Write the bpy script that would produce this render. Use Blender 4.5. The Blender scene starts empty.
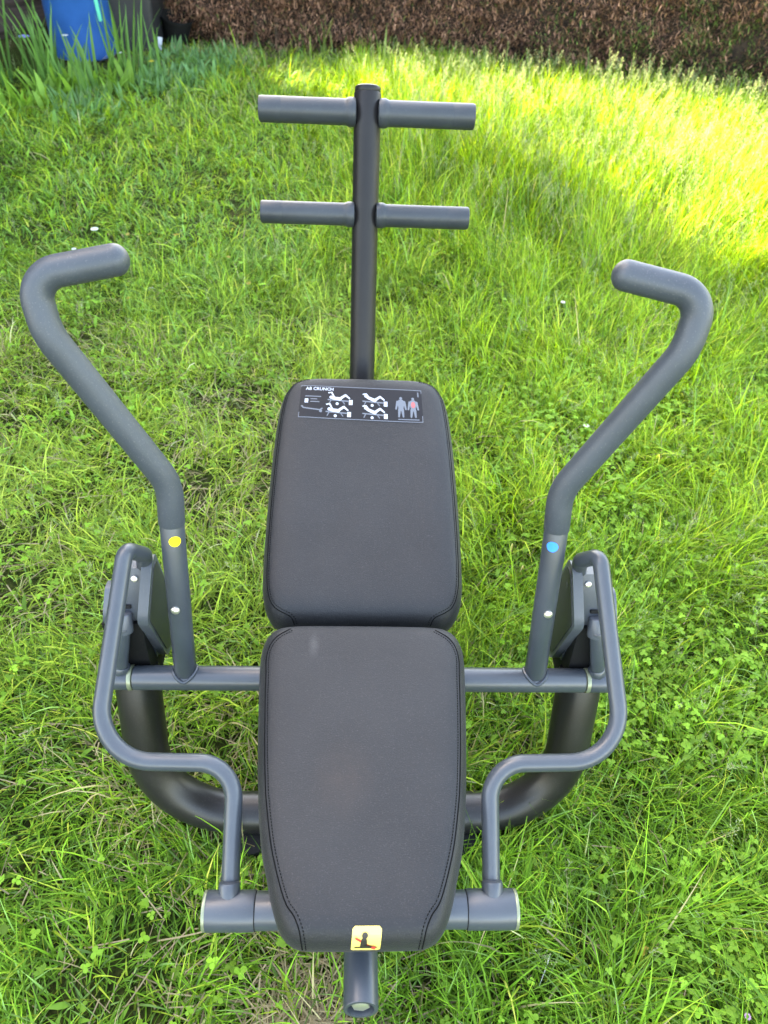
import bpy, bmesh, math, random
import numpy as np
from mathutils import Vector, Matrix
from mathutils.bvhtree import BVHTree
rng = np.random.default_rng(7); random.seed(7)
scene = bpy.context.scene
C = scene.collection
R = math.radians

# ------------------------------------------------------------------ materials
def mat(name):
    m = bpy.data.materials.new(name); m.use_nodes = True
    nt = m.node_tree; b = nt.nodes['Principled BSDF']
    return m, nt, b
def N(nt, typ, **kw):
    n = nt.nodes.new(typ)
    for k, v in kw.items():
        if k in n.inputs: n.inputs[k].default_value = v
        else: setattr(n, k, v)
    return n
def L(nt, a, b): nt.links.new(a, b)
def ramp(nt, fac, stops):
    r = nt.nodes.new('ShaderNodeValToRGB'); e = r.color_ramp.elements
    while len(e) < len(stops): e.new(.5)
    for i, (p, c) in enumerate(stops):
        e[i].position = p; e[i].color = (*c, 1) if len(c) == 3 else c
    L(nt, fac, r.inputs[0]); return r
def objco(nt, scale=(1, 1, 1)):
    t = nt.nodes.new('ShaderNodeTexCoord'); m = nt.nodes.new('ShaderNodeMapping')
    m.inputs['Scale'].default_value = scale; L(nt, t.outputs['Object'], m.inputs[0]); return m.outputs[0]

def painted(name, col, rough=.42, metal=0., dust=.25, bump=.05, bscale=900, spec=.5, scratch=0.):
    m, nt, b = mat(name)
    co = objco(nt)
    n1 = N(nt, 'ShaderNodeTexNoise', Scale=7., Detail=6., Roughness=.65); L(nt, co, n1.inputs[0])
    n2 = N(nt, 'ShaderNodeTexNoise', Scale=420., Detail=2., Roughness=.6); L(nt, co, n2.inputs[0])
    c0 = tuple(c * .86 for c in col); c1 = tuple(min(1, c * 1.14 + .003) for c in col)
    r1 = ramp(nt, n1.outputs[0], [(.3, c0), (.7, c1)])
    dustr = ramp(nt, n2.outputs[0], [(.60, (0, 0, 0)), (.80, (1, 1, 1))])
    mul = N(nt, 'ShaderNodeMath', operation='MULTIPLY'); L(nt, dustr.outputs[0], mul.inputs[0]); mul.inputs[1].default_value = dust
    sc_ = N(nt, 'ShaderNodeTexNoise', Scale=1., Detail=3., Roughness=.7, Distortion=.6); L(nt, objco(nt, (190, 60, 34)), sc_.inputs[0])
    scr = ramp(nt, sc_.outputs[0], [(.70, (0, 0, 0)), (.78, (1, 1, 1))]); ms = N(nt, 'ShaderNodeMath', operation='MULTIPLY_ADD'); L(nt, scr.outputs[0], ms.inputs[0]); ms.inputs[1].default_value = dust * .18; L(nt, mul.outputs[0], ms.inputs[2]); mul = ms
    mx = N(nt, 'ShaderNodeMix', data_type='RGBA'); L(nt, mul.outputs[0], mx.inputs[0]); L(nt, r1.outputs[0], mx.inputs[6])
    mx.inputs[7].default_value = (.32, .31, .28, 1)
    L(nt, mx.outputs[2], b.inputs['Base Color'])
    rr = N(nt, 'ShaderNodeMapRange'); L(nt, n1.outputs[0], rr.inputs[0]); rr.inputs[3].default_value = rough - .06; rr.inputs[4].default_value = rough + .1
    L(nt, rr.outputs[0], b.inputs['Roughness'])
    b.inputs['Metallic'].default_value = metal; b.inputs['Specular IOR Level'].default_value = spec
    n3 = N(nt, 'ShaderNodeTexNoise', Scale=float(bscale), Detail=2.); L(nt, co, n3.inputs[0])
    bp = N(nt, 'ShaderNodeBump', Strength=bump, Distance=.001); L(nt, n3.outputs[0], bp.inputs['Height']); L(nt, bp.outputs[0], b.inputs['Normal'])
    return m
M_frame = painted('frame_grey_powder_coat', (.035, .0425, .051), .32, dust=.05, spec=.55)
M_post = painted('post_dark_powder_coat', (.0105, .0095, .0098), .40, dust=.0, spec=.22)
M_grip = painted('grip_foam', (.036, .0435, .052), .44, dust=.20, spec=.45, bump=.25, bscale=700)
M_roller = painted('roller_rubber', (.022, .027, .032), .42, dust=.08, spec=.40)
M_tube = painted('base_tube_black', (.0085, .0078, .0074), .34, dust=.10, bump=.03, spec=.38)
M_plast = painted('housing_plastic', (.052, .060, .072), .36, dust=.08, bump=.15, bscale=1300)
M_gloss = painted('housing_gloss_side', (.016, .018, .021), .42, dust=.06, bump=.0)
M_black = painted('black_rubber_and_shade', (.006, .006, .006), .7, dust=.06, spec=.15)  # rubber parts, also the shade colour of the lower housing block
M_steel = painted('bolt_zinc', (.62, .60, .54), .32, metal=.85, dust=0, bump=.02)
M_ring = painted('end_cap_cream_metal', (.20, .22, .14), .3, metal=.4, dust=0, bump=0)
def plain(name, col, rough=.5, spec=.5):
    m, nt, b = mat(name); b.inputs['Specular IOR Level'].default_value = spec; b.inputs['Base Color'].default_value = (*col, 1); b.inputs['Roughness'].default_value = rough
    n = N(nt, 'ShaderNodeTexNoise', Scale=300.); L(nt, objco(nt), n.inputs[0])
    bp = N(nt, 'ShaderNodeBump', Strength=.04, Distance=.001); L(nt, n.outputs[0], bp.inputs['Height']); L(nt, bp.outputs[0], b.inputs['Normal'])
    return m
M_ydot = plain('yellow_dot', (.85, .66, .02)); M_bdot = plain('blue_dot', (.0, .22, .85))
M_sticky = plain('sticker_yellow', (.82, .60, .14), .35); M_ink = plain('ink_black', (.02, .015, .012)); M_red = plain('ink_red', (.5, .04, .03))
M_label = plain('label_dark', (.006, .0068, .009), .5, .2); M_white = plain('ink_white', (.36, .39, .43), .5)
M_lgrey = plain('ink_grey', (.085, .10, .12), .5); M_lred = plain('ink_soft_red', (.32, .07, .07), .5)
M_thread = plain('stitch_thread', (.003, .003, .003), .9, .1)

def vinyl():
    m, nt, b = mat('pad_vinyl_fabric')
    co = objco(nt)
    w = N(nt, 'ShaderNodeTexNoise', Scale=1.0, Detail=2.); L(nt, objco(nt, (420, 980, 300)), w.inputs[0])
    big = N(nt, 'ShaderNodeTexNoise', Scale=5., Detail=5., Roughness=.6); L(nt, co, big.inputs[0])
    base = ramp(nt, big.outputs[0], [(.3, (.0095, .0100, .0108)), (.72, (.0150, .0156, .0166))])
    sp = N(nt, 'ShaderNodeTexNoise', Scale=520., Detail=3., Roughness=.7); L(nt, co, sp.inputs[0])
    spr = ramp(nt, sp.outputs[0], [(.56, (0, 0, 0)), (.78, (1, 1, 1))])
    k = N(nt, 'ShaderNodeMath', operation='MULTIPLY'); L(nt, spr.outputs[0], k.inputs[0]); k.inputs[1].default_value = .28
    m1 = N(nt, 'ShaderNodeMix', data_type='RGBA'); L(nt, k.outputs[0], m1.inputs[0]); L(nt, base.outputs[0], m1.inputs[6]); m1.inputs[7].default_value = (.12, .115, .105, 1)
    # a faint brown mark and a pale scuff on the seat
    def spot(c, rad, sc=(1, 1, 1)):
        mp = N(nt, 'ShaderNodeMapping'); L(nt, nt.nodes['Texture Coordinate'].outputs['Object'], mp.inputs[0])
        mp.inputs['Location'].default_value = tuple(-c[i] * sc[i] for i in range(3)); mp.inputs['Scale'].default_value = sc
        ln = N(nt, 'ShaderNodeVectorMath', operation='LENGTH'); L(nt, mp.outputs[0], ln.inputs[0])
        nn = N(nt, 'ShaderNodeTexNoise', Scale=60., Detail=5.); L(nt, co, nn.inputs[0])
        mr = N(nt, 'ShaderNodeMapRange'); L(nt, ln.outputs['Value'], mr.inputs[0]); mr.inputs[1].default_value = rad; mr.inputs[2].default_value = rad * .2
        mr.inputs[3].default_value = 0; mr.inputs[4].default_value = 1
        mm = N(nt, 'ShaderNodeMath', operation='MULTIPLY'); L(nt, mr.outputs[0], mm.inputs[0]); L(nt, nn.outputs[0], mm.inputs[1]); return mm
    s1 = spot((-.028, -.165, .47), .05, (1, .75, .3)); 
    a = N(nt, 'ShaderNodeMath', operation='MULTIPLY'); L(nt, s1.outputs[0], a.inputs[0]); a.inputs[1].default_value = .3
    m2 = N(nt, 'ShaderNodeMix', data_type='RGBA'); L(nt, a.outputs[0], m2.inputs[0]); L(nt, m1.outputs[2], m2.inputs[6]); m2.inputs[7].default_value = (.05, .032, .022, 1)
    s2 = spot((-.078, .055, .47), .030, (3.0, 1, .3))
    a = N(nt, 'ShaderNodeMath', operation='MULTIPLY'); L(nt, s2.outputs[0], a.inputs[0]); a.inputs[1].default_value = .35
    m3 = N(nt, 'ShaderNodeMix', data_type='RGBA'); L(nt, a.outputs[0], m3.inputs[0]); L(nt, m2.outputs[2], m3.inputs[6]); m3.inputs[7].default_value = (.14, .135, .13, 1)
    L(nt, m3.outputs[2], b.inputs['Base Color'])
    b.inputs['Roughness'].default_value = .50; b.inputs['Specular IOR Level'].default_value = .27
    b.inputs['Sheen Weight'].default_value = .04; b.inputs['Sheen Roughness'].default_value = .5
    bp = N(nt, 'ShaderNodeBump', Strength=.75, Distance=.0008); L(nt, w.outputs[0], bp.inputs['Height'])
    bp2 = N(nt, 'ShaderNodeBump', Strength=.25, Distance=.006); L(nt, big.outputs[0], bp2.inputs['Height']); L(nt, bp.outputs[0], bp2.inputs['Normal'])
    L(nt, bp2.outputs[0], b.inputs['Normal'])
    return m
M_pad = vinyl()

def foliage(name, trans=.45, rough=.5, tint=(1.15, 1.25, .55), spec=.35):
    m, nt, b = mat(name)
    at = N(nt, 'ShaderNodeAttribute', attribute_name='Col')
    L(nt, at.outputs['Color'], b.inputs['Base Color']); b.inputs['Roughness'].default_value = rough; b.inputs['Specular IOR Level'].default_value = spec
    t = N(nt, 'ShaderNodeBsdfTranslucent')
    mu = N(nt, 'ShaderNodeMix', data_type='RGBA', blend_type='MULTIPLY'); mu.inputs[0].default_value = 1; mu.clamp_result = False
    L(nt, at.outputs['Color'], mu.inputs[6]); mu.inputs[7].default_value = (*tint, 1)
    L(nt, mu.outputs[2], t.inputs['Color'])
    s = N(nt, 'ShaderNodeMixShader'); s.inputs[0].default_value = trans
    L(nt, b.outputs[0], s.inputs[1]); L(nt, t.outputs[0], s.inputs[2]); L(nt, s.outputs[0], nt.nodes['Material Output'].inputs[0])
    return m
M_grass = foliage('grass_blades', .38, .5, (1.2, 1.25, .40), .12)
M_leaf = foliage('weed_leaves', .42, .55, spec=.2)
M_dry = foliage('dry_straw', .25, .8, (1, 1, 1), .15)
M_hedge = foliage('hedge_sprigs', .18, .75, (1, 1, 1), .15)

# ------------------------------------------------------------------ object helpers
def link(name, me, m, parent=None, loc=None):
    o = bpy.data.objects.new(name, me); C.objects.link(o)
    for x in (m if isinstance(m, (list, tuple)) else [m]): me.materials.append(x)
    if parent is not None: o.parent = parent
    if loc: o.location = loc
    return o
def obj(name, bm, m, parent=None, smooth=True):
    me = bpy.data.meshes.new(name)
    bmesh.ops.recalc_face_normals(bm, faces=bm.faces)
    bm.to_mesh(me); bm.free()
    if smooth:
        me.shade_smooth() if hasattr(me, 'shade_smooth') else None
        me.set_sharp_from_angle(angle=R(38))
    return link(name, me, m, parent)
def thing(name, label, cat, loc=(0, 0, 0), group=None, kind=None):
    o = bpy.data.objects.new(name, None); C.objects.link(o); o.empty_display_size = .1
    o.location = loc; return tag(o, label, cat, group, kind)
def tag(o, label=None, cat=None, group=None, kind=None):
    if label: o['label'] = label
    if cat: o['category'] = cat
    if group: o['group'] = group
    if kind: o['kind'] = kind
    return o
def V(*a): return Vector(a[0]) if len(a) == 1 else Vector(a)
def fillet(pts, rads, seg=10):
    pts = [Vector(p) for p in pts]; out = [pts[0]]
    for i in range(1, len(pts) - 1):
        r = rads[i - 1] if isinstance(rads, (list, tuple)) else rads
        a = (pts[i - 1] - pts[i]).normalized(); b = (pts[i + 1] - pts[i]).normalized()
        ang = a.angle(b); t = min(r / math.tan(ang / 2), .49 * min((pts[i - 1] - pts[i]).length, (pts[i + 1] - pts[i]).length) if len(pts) > 3 else 1e9)
        p0 = pts[i] + a * t; p1 = pts[i] + b * t
        rr = t * math.tan(ang / 2); cdir = (a + b).normalized(); cen = pts[i] + cdir * math.sqrt(rr * rr + t * t)
        v0 = p0 - cen; v1 = p1 - cen; th = v0.angle(v1)
        for k in range(seg + 1):
            f = k / seg
            out.append(cen + (v0 * math.sin((1 - f) * th) + v1 * math.sin(f * th)) / math.sin(th) if th > 1e-4 else p0)
    out.append(pts[-1]); return out
def frames(path):
    T = []
    for i in range(len(path)):
        a = path[max(i - 1, 0)]; b = path[min(i + 1, len(path) - 1)]; T.append((b - a).normalized())
    n = T[0].orthogonal().normalized(); Fr = [(n, T[0].cross(n))]
    for i in range(1, len(path)):
        q = T[i - 1].rotation_difference(T[i]); n = q @ n; n = (n - T[i] * n.dot(T[i])).normalized(); Fr.append((n, T[i].cross(n)))
    return T, Fr
def sweep(bm, path, r, seg=28, cap0='flat', cap1='flat', bev=.003):
    path = [Vector(p) for p in path]
    # add small bevel / dome stations at the ends
    T, Fr = frames(path)
    st = []
    rf = r if callable(r) else (lambda f: r)
    n = len(path)
    def dome(k, sgn, i, kind):
        rr = rf(0 if i == 0 else 1); lst = []
        if kind == 'round':
            for j in range(7): a = j / 7 * math.pi / 2; lst.append((path[i] + T[i] * sgn * rr * .92 * math.sin(a), rr * math.cos(a)))
            lst.append((path[i] + T[i] * sgn * rr * .92, .0006))
        elif kind == 'flat':
            lst = [(path[i], rr), (path[i] + T[i] * sgn * bev * .6, rr - bev * .25), (path[i] + T[i] * sgn * bev, rr - bev), (path[i] + T[i] * sgn * bev, .0006)]
        elif kind == 'open':
            lst = [(path[i], rr), (path[i] + T[i] * sgn * .002, rr - .0008), (path[i] + T[i] * sgn * .002, rr - .0050), (path[i] - T[i] * sgn * .012, rr - .0065), (path[i] - T[i] * sgn * .012, .0006)]
        else: lst = [(path[i], rr)]
        return lst
    for p, rr in reversed(dome(0, -1, 0, cap0)): st.append((p, rr, 0))
    for i in range(1, n - 1): st.append((path[i], rf(i / (n - 1)), i))
    for p, rr in dome(0, 1, n - 1, cap1): st.append((p, rr, n - 1))
    rings = []
    for p, rr, i in st:
        a, b = Fr[i]
        rings.append([bm.verts.new(p + (a * math.cos(2 * math.pi * k / seg) + b * math.sin(2 * math.pi * k / seg)) * rr) for k in range(seg)])
    for A, B in zip(rings, rings[1:]):
        for k in range(seg): bm.faces.new((A[k], A[(k + 1) % seg], B[(k + 1) % seg], B[k]))
    for rg in (rings[0], rings[-1]): bm.faces.new(rg)
def tube(path, r, **k):
    bm = bmesh.new(); sweep(bm, path, r, **k); return bm
def lathe(prof, c=(0, 0, 0), axis='Z', seg=40, bm=None):
    bm = bm or bmesh.new(); rings = []
    for r, h in prof:
        ring = []
        for k in range(seg):
            a = 2 * math.pi * k / seg
            p = Vector((r * math.cos(a), r * math.sin(a), h))
            if axis == 'X': p = Vector((h, r * math.cos(a), r * math.sin(a)))
            ring.append(bm.verts.new(p + Vector(c)))
        rings.append(ring)
    for A, B in zip(rings, rings[1:]):
        for k in range(seg): bm.faces.new((A[k], A[(k + 1) % seg], B[(k + 1) % seg], B[k]))
    bm.faces.new(rings[0]); bm.faces.new(rings[-1]); return bm
def box(bm, c, s, rot=None, bev=0):
    r = bmesh.ops.create_cube(bm, size=1); vs = r['verts']
    for v in vs: v.co = Vector((v.co.x * s[0], v.co.y * s[1], v.co.z * s[2]))
    if bev:
        es = list({e for v in vs for e in v.link_edges})
        rr = bmesh.ops.bevel(bm, geom=es, offset=bev, segments=3, affect='EDGES', profile=.5); vs = list({v for f in rr['faces'] for v in f.verts} | {v for v in vs if v.is_valid})
    for v in vs:
        if rot is not None: v.co = rot @ v.co
        v.co += Vector(c)
    return vs
def bm_bvh(o):
    me = o.data; return BVHTree.FromPolygons([v.co for v in me.vertices], [tuple(p.vertices) for p in me.polygons])

# ------------------------------------------------------------------ camera
CAMR = Vector((0.99887739, -0.0199591, 0.0429603)); CAMU = Vector((-0.0162452, 0.7075725, 0.7064540)); CAMF = Vector((0.0444977, 0.7063588, -0.7064540))
cd = bpy.data.cameras.new('camera'); cam = bpy.data.objects.new('camera', cd); C.objects.link(cam); scene.camera = cam
cam.matrix_world = Matrix(((CAMR.x, CAMU.x, -CAMF.x, 0), (CAMR.y, CAMU.y, -CAMF.y, 0), (CAMR.z, CAMU.z, -CAMF.z, 1.5), (0, 0, 0, 1)))
cd.sensor_fit = 'VERTICAL'; cd.sensor_height = 36; cd.lens = 36 * 770 / 1024; cd.clip_end = 1000; cd.clip_start = .02
cd.dof.use_dof = True; cd.dof.focus_distance = 1.18; cd.dof.aperture_fstop = 7
CAMP = Vector((0, 0, 1.5))

# ------------------------------------------------------------------ the machine
OX, OY = .025, .66
ROOT = thing('ab_crunch_bench', 'dark grey abdominal crunch bench with black padded seat and backrest standing on the lawn', 'exercise machine', (OX, OY, 0))
def L3(x, y, z): return Vector((x, y - OY, z))          # machine frame -> local to the root
def P(pts): return [L3(*p) for p in pts]
CL = Vector((-OX, -OY, 1.5))                            # where a viewer would stand; only used to choose which side of a tube a bolt or dot sits on

# main frame: one bent tube from the front end under the pads up into the roller post
post_a, post_b = Vector((-.004, 1.36, .58)), Vector((-.004, 1.588, 1.045))
mp = fillet(P([(0, .252, .332), (0, .62, .262), (0, 1.16, .235), tuple(post_a - (post_b - post_a) * .42), ]) + [L3(*post_b)], [.5, .25, .16], 12)
mp = mp[:-1] + [mp[-2].lerp(mp[-1], k / 12 * .978) for k in range(1, 13)]
bm = bmesh.new(); cut = next(i for i, p in enumerate(mp) if p.z > .40 and p.y > .5)
sweep(bm, mp[:cut + 1], .0232, cap0='open', cap1='none')
frame = obj('main_frame', bm, M_frame, ROOT)
bm = tube([p for p in mp[cut:-1]] + [mp[-1]], .0256, cap0='flat', cap1='flat', bev=.004)
post = obj('roller_post', bm, M_post, ROOT)
pdir = (post_b - post_a).normalized()
obj('post_cap', tube([mp[-1] + pdir * .0045, mp[-1] + pdir * .009], .0245, bev=.005), M_post, post)
fdir = (Vector((0, .62, .262)) - Vector((0, .252, .332))).normalized()
obj('end_bolt', tube([L3(0, .252, .332) + fdir * .018, L3(0, .252, .332) + fdir * .003], .0128, seg=6, bev=.002), M_steel, frame)
# brackets joining frame, cross tubes and pads (hidden under the pads)
bm = bmesh.new()
for c, s in (((0, .72, .31), (.05, .05, .10)), ((0, .66, .15), (.05, .05, .18)), ((0, .361, .337), (.044, .048, .03)),
             ((0, .52, .345), (.045, .20, .13)), ((0, 1.0, .37), (.045, .26, .22)), ((0, 1.15, .12), (.045, .045, .2))):
    box(bm, L3(*c), s, bev=.004)
obj('bracket', bm, M_frame, ROOT)
bm = tube(P([(-.17, 1.15, .035), (.17, 1.15, .035)]), .025); rf = obj('rear_foot', bm, M_tube, ROOT)
for s in (-1, 1): obj('rubber_cap', tube(P([(s * .171, 1.15, .035), (s * .195, 1.15, .035)]), .029), M_black, rf)

# big curved base tube
bp_ = fillet(P([(-.385, .748, .36), (-.385, .638, .045), (.385, .638, .045), (.385, .748, .36)]), .17, 18)
base = obj('base_tube', tube(bp_, .0385, seg=40), M_tube, ROOT)
for s in (-1, 1):
    bm = lathe([(.024, .0), (.030, .004), (.030, .016), (.022, .020)], L3(s * .20, .596, .012)); obj('rubber_foot', bm, M_black, base)

# foot rollers
def roller(side, s, r):
    c = post_a.lerp(post_b, s); o = L3(*c) + Vector((0, -.004, .006))
    prof = [(r * .55, .020), (r * 1.06, .022), (r * 1.11, .026), (r * 1.12, .034), (r * 1.05, .038), (r * .99, .041), (r, .046), (r * .995, .12), (r, .160), (r * .985, .1615), (r, .163), (r, .199), (r * .96, .2025), (r * .90, .2035), (.0008, .2035)]
    prof = [(a, side * b) for a, b in prof]
    return obj('foot_roller', lathe(prof, o, 'X', 40), M_roller, ROOT)
for side in (-1, 1): roller(side, .899, .0230)
for side in (-1, 1): roller(side, .551, .0213)

# crossbar with bright retaining rings
CBY, CBZ = .72, .38
cb = obj('crossbar', tube(P([(-.377, CBY, CBZ), (.377, CBY, CBZ)]), .0205, seg=36), M_frame, ROOT)
for s in (-1, 1):
    obj('retaining_ring', tube(P([(s * .3815, CBY, CBZ), (s * .3865, CBY, CBZ)]), .0212, seg=36, bev=.001), M_ring, cb)
    obj('pivot_stub', tube(P([(s * .389, CBY, CBZ), (s * .425, CBY, CBZ)]), .0205, seg=36), M_frame, ROOT)

def on_tube(axis_p, axis_d, r, disc_r, name, m, parent, h=.0006, turn=0., dome=0.):
    """a round dot or bolt head wrapped on a tube on the side that faces the seat front"""
    d = axis_d.normalized(); n = (CL - axis_p); n = (n - d * n.dot(d)).normalized(); n = Matrix.Rotation(turn, 3, d) @ n; b = d.cross(n)
    bm = bmesh.new(); rings = []
    for j, f in enumerate((0.001, .5, .9, 1.0, 1.0)):
        ring = []
        for k in range(28):
            a = 2 * math.pi * k / 28; u = disc_r * f * math.cos(a); v = disc_r * f * math.sin(a) / r
            hh = (h + dome * math.sqrt(max(0, 1 - f * f))) if j < 4 else -.001
            ring.append(bm.verts.new(axis_p + d * u + (n * math.cos(v) + b * math.sin(v)) * (r + hh)))
        rings.append(ring)
    for A, B in zip(rings, rings[1:]):
        for k in range(28): bm.faces.new((A[k], A[(k + 1) % 28], B[(k + 1) % 28], B[k]))
    bm.faces.new(rings[0]); return obj(name, bm, m, parent)

for s in (-1, 1):
    a0 = L3(s * .294, .72, .38); seam = L3(s * .287, .797, .672)
    arm = obj('lever_arm', tube([a0 + (seam - a0) * .05, seam], .0181, seg=32), M_frame, ROOT)
    ld = 'left' if s < 0 else 'right'
    tip = (s * .313, .877, 1.045)
    gp = fillet(P([(s * .287, .797, .672), (s * .284, .815, .735), (s * .399, .830, .970), (s * .411, .858, 1.031), tip]), [.09, .09, .036], 14)
    gp[0] = gp[0] + (gp[1] - gp[0]).normalized() * .0015
    grip = obj('grip', tube(gp, .0194, seg=36, cap0='flat', cap1='round', bev=.002), M_grip, arm)
    # weld bead where arm meets crossbar
    d = (seam - a0).normalized(); path = []
    e1 = Vector((1, 0, 0)); e1 = (e1 - d * e1.dot(d)).normalized(); e2 = d.cross(e1)
    for k in range(41):
        a = 2 * math.pi * k / 40; off = (e1 * math.cos(a) + e2 * math.sin(a)) * .0195
        # walk along d until the distance from the crossbar axis is its radius
        dy, dz = d.y, d.z; py, pz = off.y, off.z
        A = dy * dy + dz * dz; B = 2 * (py * dy + pz * dz); Cc = py * py + pz * pz - .0208 ** 2
        t = (-B + math.sqrt(max(0, B * B - 4 * A * Cc))) / (2 * A); path.append(a0 + off + d * t)
    obj('weld_bead', tube(path, .0030, seg=8, cap0='none', cap1='none'), M_frame, arm)
    on_tube(a0.lerp(seam, .93), d, .0181, .0088, 'colour_dot', M_ydot if s < 0 else M_bdot, arm, turn=-s * .12)
    on_tube(a0.lerp(seam, .515), d, .0181, .0066, 'bolt', M_steel, arm, h=.002, dome=.0035, turn=s * .35)
    # bent guard rail from front sleeve up to the pivot housing
    gr = fillet(P([(s * .181, .384, .375), (s * .180, .518, .478), (s * .375, .520, .482), (s * .354, .768, .645), (s * .339, .795, .604), (s * .350, .812, .55)]), [.050, .075, .016, .012], 14)
    rail = obj('guard_rail', tube(gr, .0124, seg=26, cap0='none'), M_frame, ROOT)
    sl = obj('pivot_sleeve', tube(P([(s * .146, .361, .365), (s * .209, .361, .365)]), .0262, seg=40, bev=.002), M_frame, ROOT)
    obj('end_cap', tube(P([(s * .211, .361, .365), (s * .2135, .361, .365)]), .0262, seg=40, bev=.0012), M_ring, sl)
    obj('rail_collar', tube(P([(s * .181, .371, .376), (s * .181, .388, .3875)]), .0145, seg=26, bev=.004), M_frame, sl)

    # pivot housing: a deep plastic shell with two raised rims, a sloped face, and a side cheek
    shx = lambda x, z: x + .006 - .13 * max(0, z - .505)          # the shell leans inwards towards its top
    def yz_prism(bm, pts, x0, x1):
        a = [bm.verts.new(L3(s * shx(x0, z), y, z)) for y, z in pts]; b = [bm.verts.new(L3(s * shx(x1, z), y, z)) for y, z in pts]
        n = len(pts); bm.faces.new(a); bm.faces.new(b[::-1])
        for k in range(n): bm.faces.new((a[k], a[(k + 1) % n], b[(k + 1) % n], b[k]))
    def rounded(pts, rad, seg=5):
        q = [Vector((0, *p)) for p in pts]; out = []
        for i in range(len(q)):
            a = (q[i - 1] - q[i]); b = (q[(i + 1) % len(q)] - q[i]); t = min(rad, .45 * a.length, .45 * b.length)
            p0 = q[i] + a.normalized() * t; p1 = q[i] + b.normalized() * t
            for k in range(seg + 1):
                f = k / seg; p = p0 * (1 - f) ** 2 + q[i] * 2 * f * (1 - f) + p1 * f * f; out.append((p.y, p.z))
        return out
    core = [(.757, .500), (.797, .569), (.820, .562), (.850, .48), (.828, .36), (.775, .36)]
    rim = [(.738, .507), (.793, .587), (.818, .583), (.862, .485), (.836, .335), (.785, .345), (.750, .47)]
    bm = bmesh.new(); yz_prism(bm, core, .348, .393); h = obj('pivot_housing', bm, M_plast, ROOT)
    bm = bmesh.new(); yz_prism(bm, [(.734, .335), (.752, .485), (.81, .485), (.848, .38), (.84, .31), (.745, .31)], .3495, .412); obj('shade_block', bm, M_black, h)  # lower housing block, coloured black to stand for shade beneath the collar
    rim2 = [(.741, .510), (.772, .552), (.795, .545), (.835, .45), (.82, .38), (.785, .375), (.752, .47)]
    for x0, x1 in ((.334, .350), (.392, .404)):
        bm = bmesh.new(); yz_prism(bm, rounded(rim if x0 < .36 else rim2, .018), x0, x1)
        ms = max(abs(v.co.x) for v in bm.verts); es = [e for e in bm.edges if len({f.index for f in e.link_faces}) == 2 and any(len(f.verts) > 4 for f in e.link_faces)]
        bmesh.ops.bevel(bm, geom=es, offset=.0075, segments=4, affect='EDGES', profile=.5)
        obj('rim', bm, M_plast, h)
    ins = [(y * .88 + .81 * .12, z * .88 + .455 * .12) for y, z in rim]
    bm = bmesh.new(); yz_prism(bm, rounded(ins, .02), .3322, .338); cheek = obj('cheek_panel', bm, M_gloss, h)
    fn = Vector((0, -(.590 - .498), .808 - .757)).normalized()
    sp = L3(s * .361, .7885, .5546)
    def face_disc(p, r, hgt, nm, m):
        bmm = tube([p, p + fn * hgt], r, seg=20, bev=.0012); return obj(nm, bmm, m, h)
    face_disc(sp, .0052, .002, 'screw', M_steel)
    bm = bmesh.new(); box(bm, L3(s * .378, .765, .5139) + fn * .0012, (.019, .004, .0065), Matrix.Rotation(math.atan2(.092, .051) - math.pi / 2, 3, 'X'), bev=.0012); obj('slot', bm, M_black, h)
    bm = tube(P([(s * .382, .742, .480), (s * .382, .756, .505)]), .0150, seg=26, bev=.004); obj('collar', bm, M_plast, h)
    obj('support_tube', tube(P([(s * .400, .722, .395), (s * .382, .742, .490)]), .0122, seg=26), M_frame, h)
    obj('weld_ring', tube(P([(s * .3995, .7225, .398), (s * .3975, .726, .406)]), .0150, seg=26, bev=.002), M_frame, h)
    if s > 0:   # pale rating sticker on the inner cheek
        bm = bmesh.new(); yz_prism(bm, [(.775, .492), (.804, .540), (.815, .533), (.786, .485)], .3312, .3322); obj('rating_sticker', bm, M_lgrey, h)
    for q in ((.835, .40),):
        bm = tube(P([(s * .3365, *q), (s * .3345, *q)]), .004, seg=14, bev=.001); obj('screw', bm, M_steel, h)

# front bar
fb = obj('front_bar', tube(P([(-.1435, .361, .365), (.1435, .361, .365)]), .0248, seg=40), M_frame, ROOT)

for s in (-1, 1): obj('seam_ring', tube(P([(s * .1440, .361, .365), (s * .1458, .361, .365)]), .0254, seg=40, bev=.0005), M_black, fb)
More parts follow.
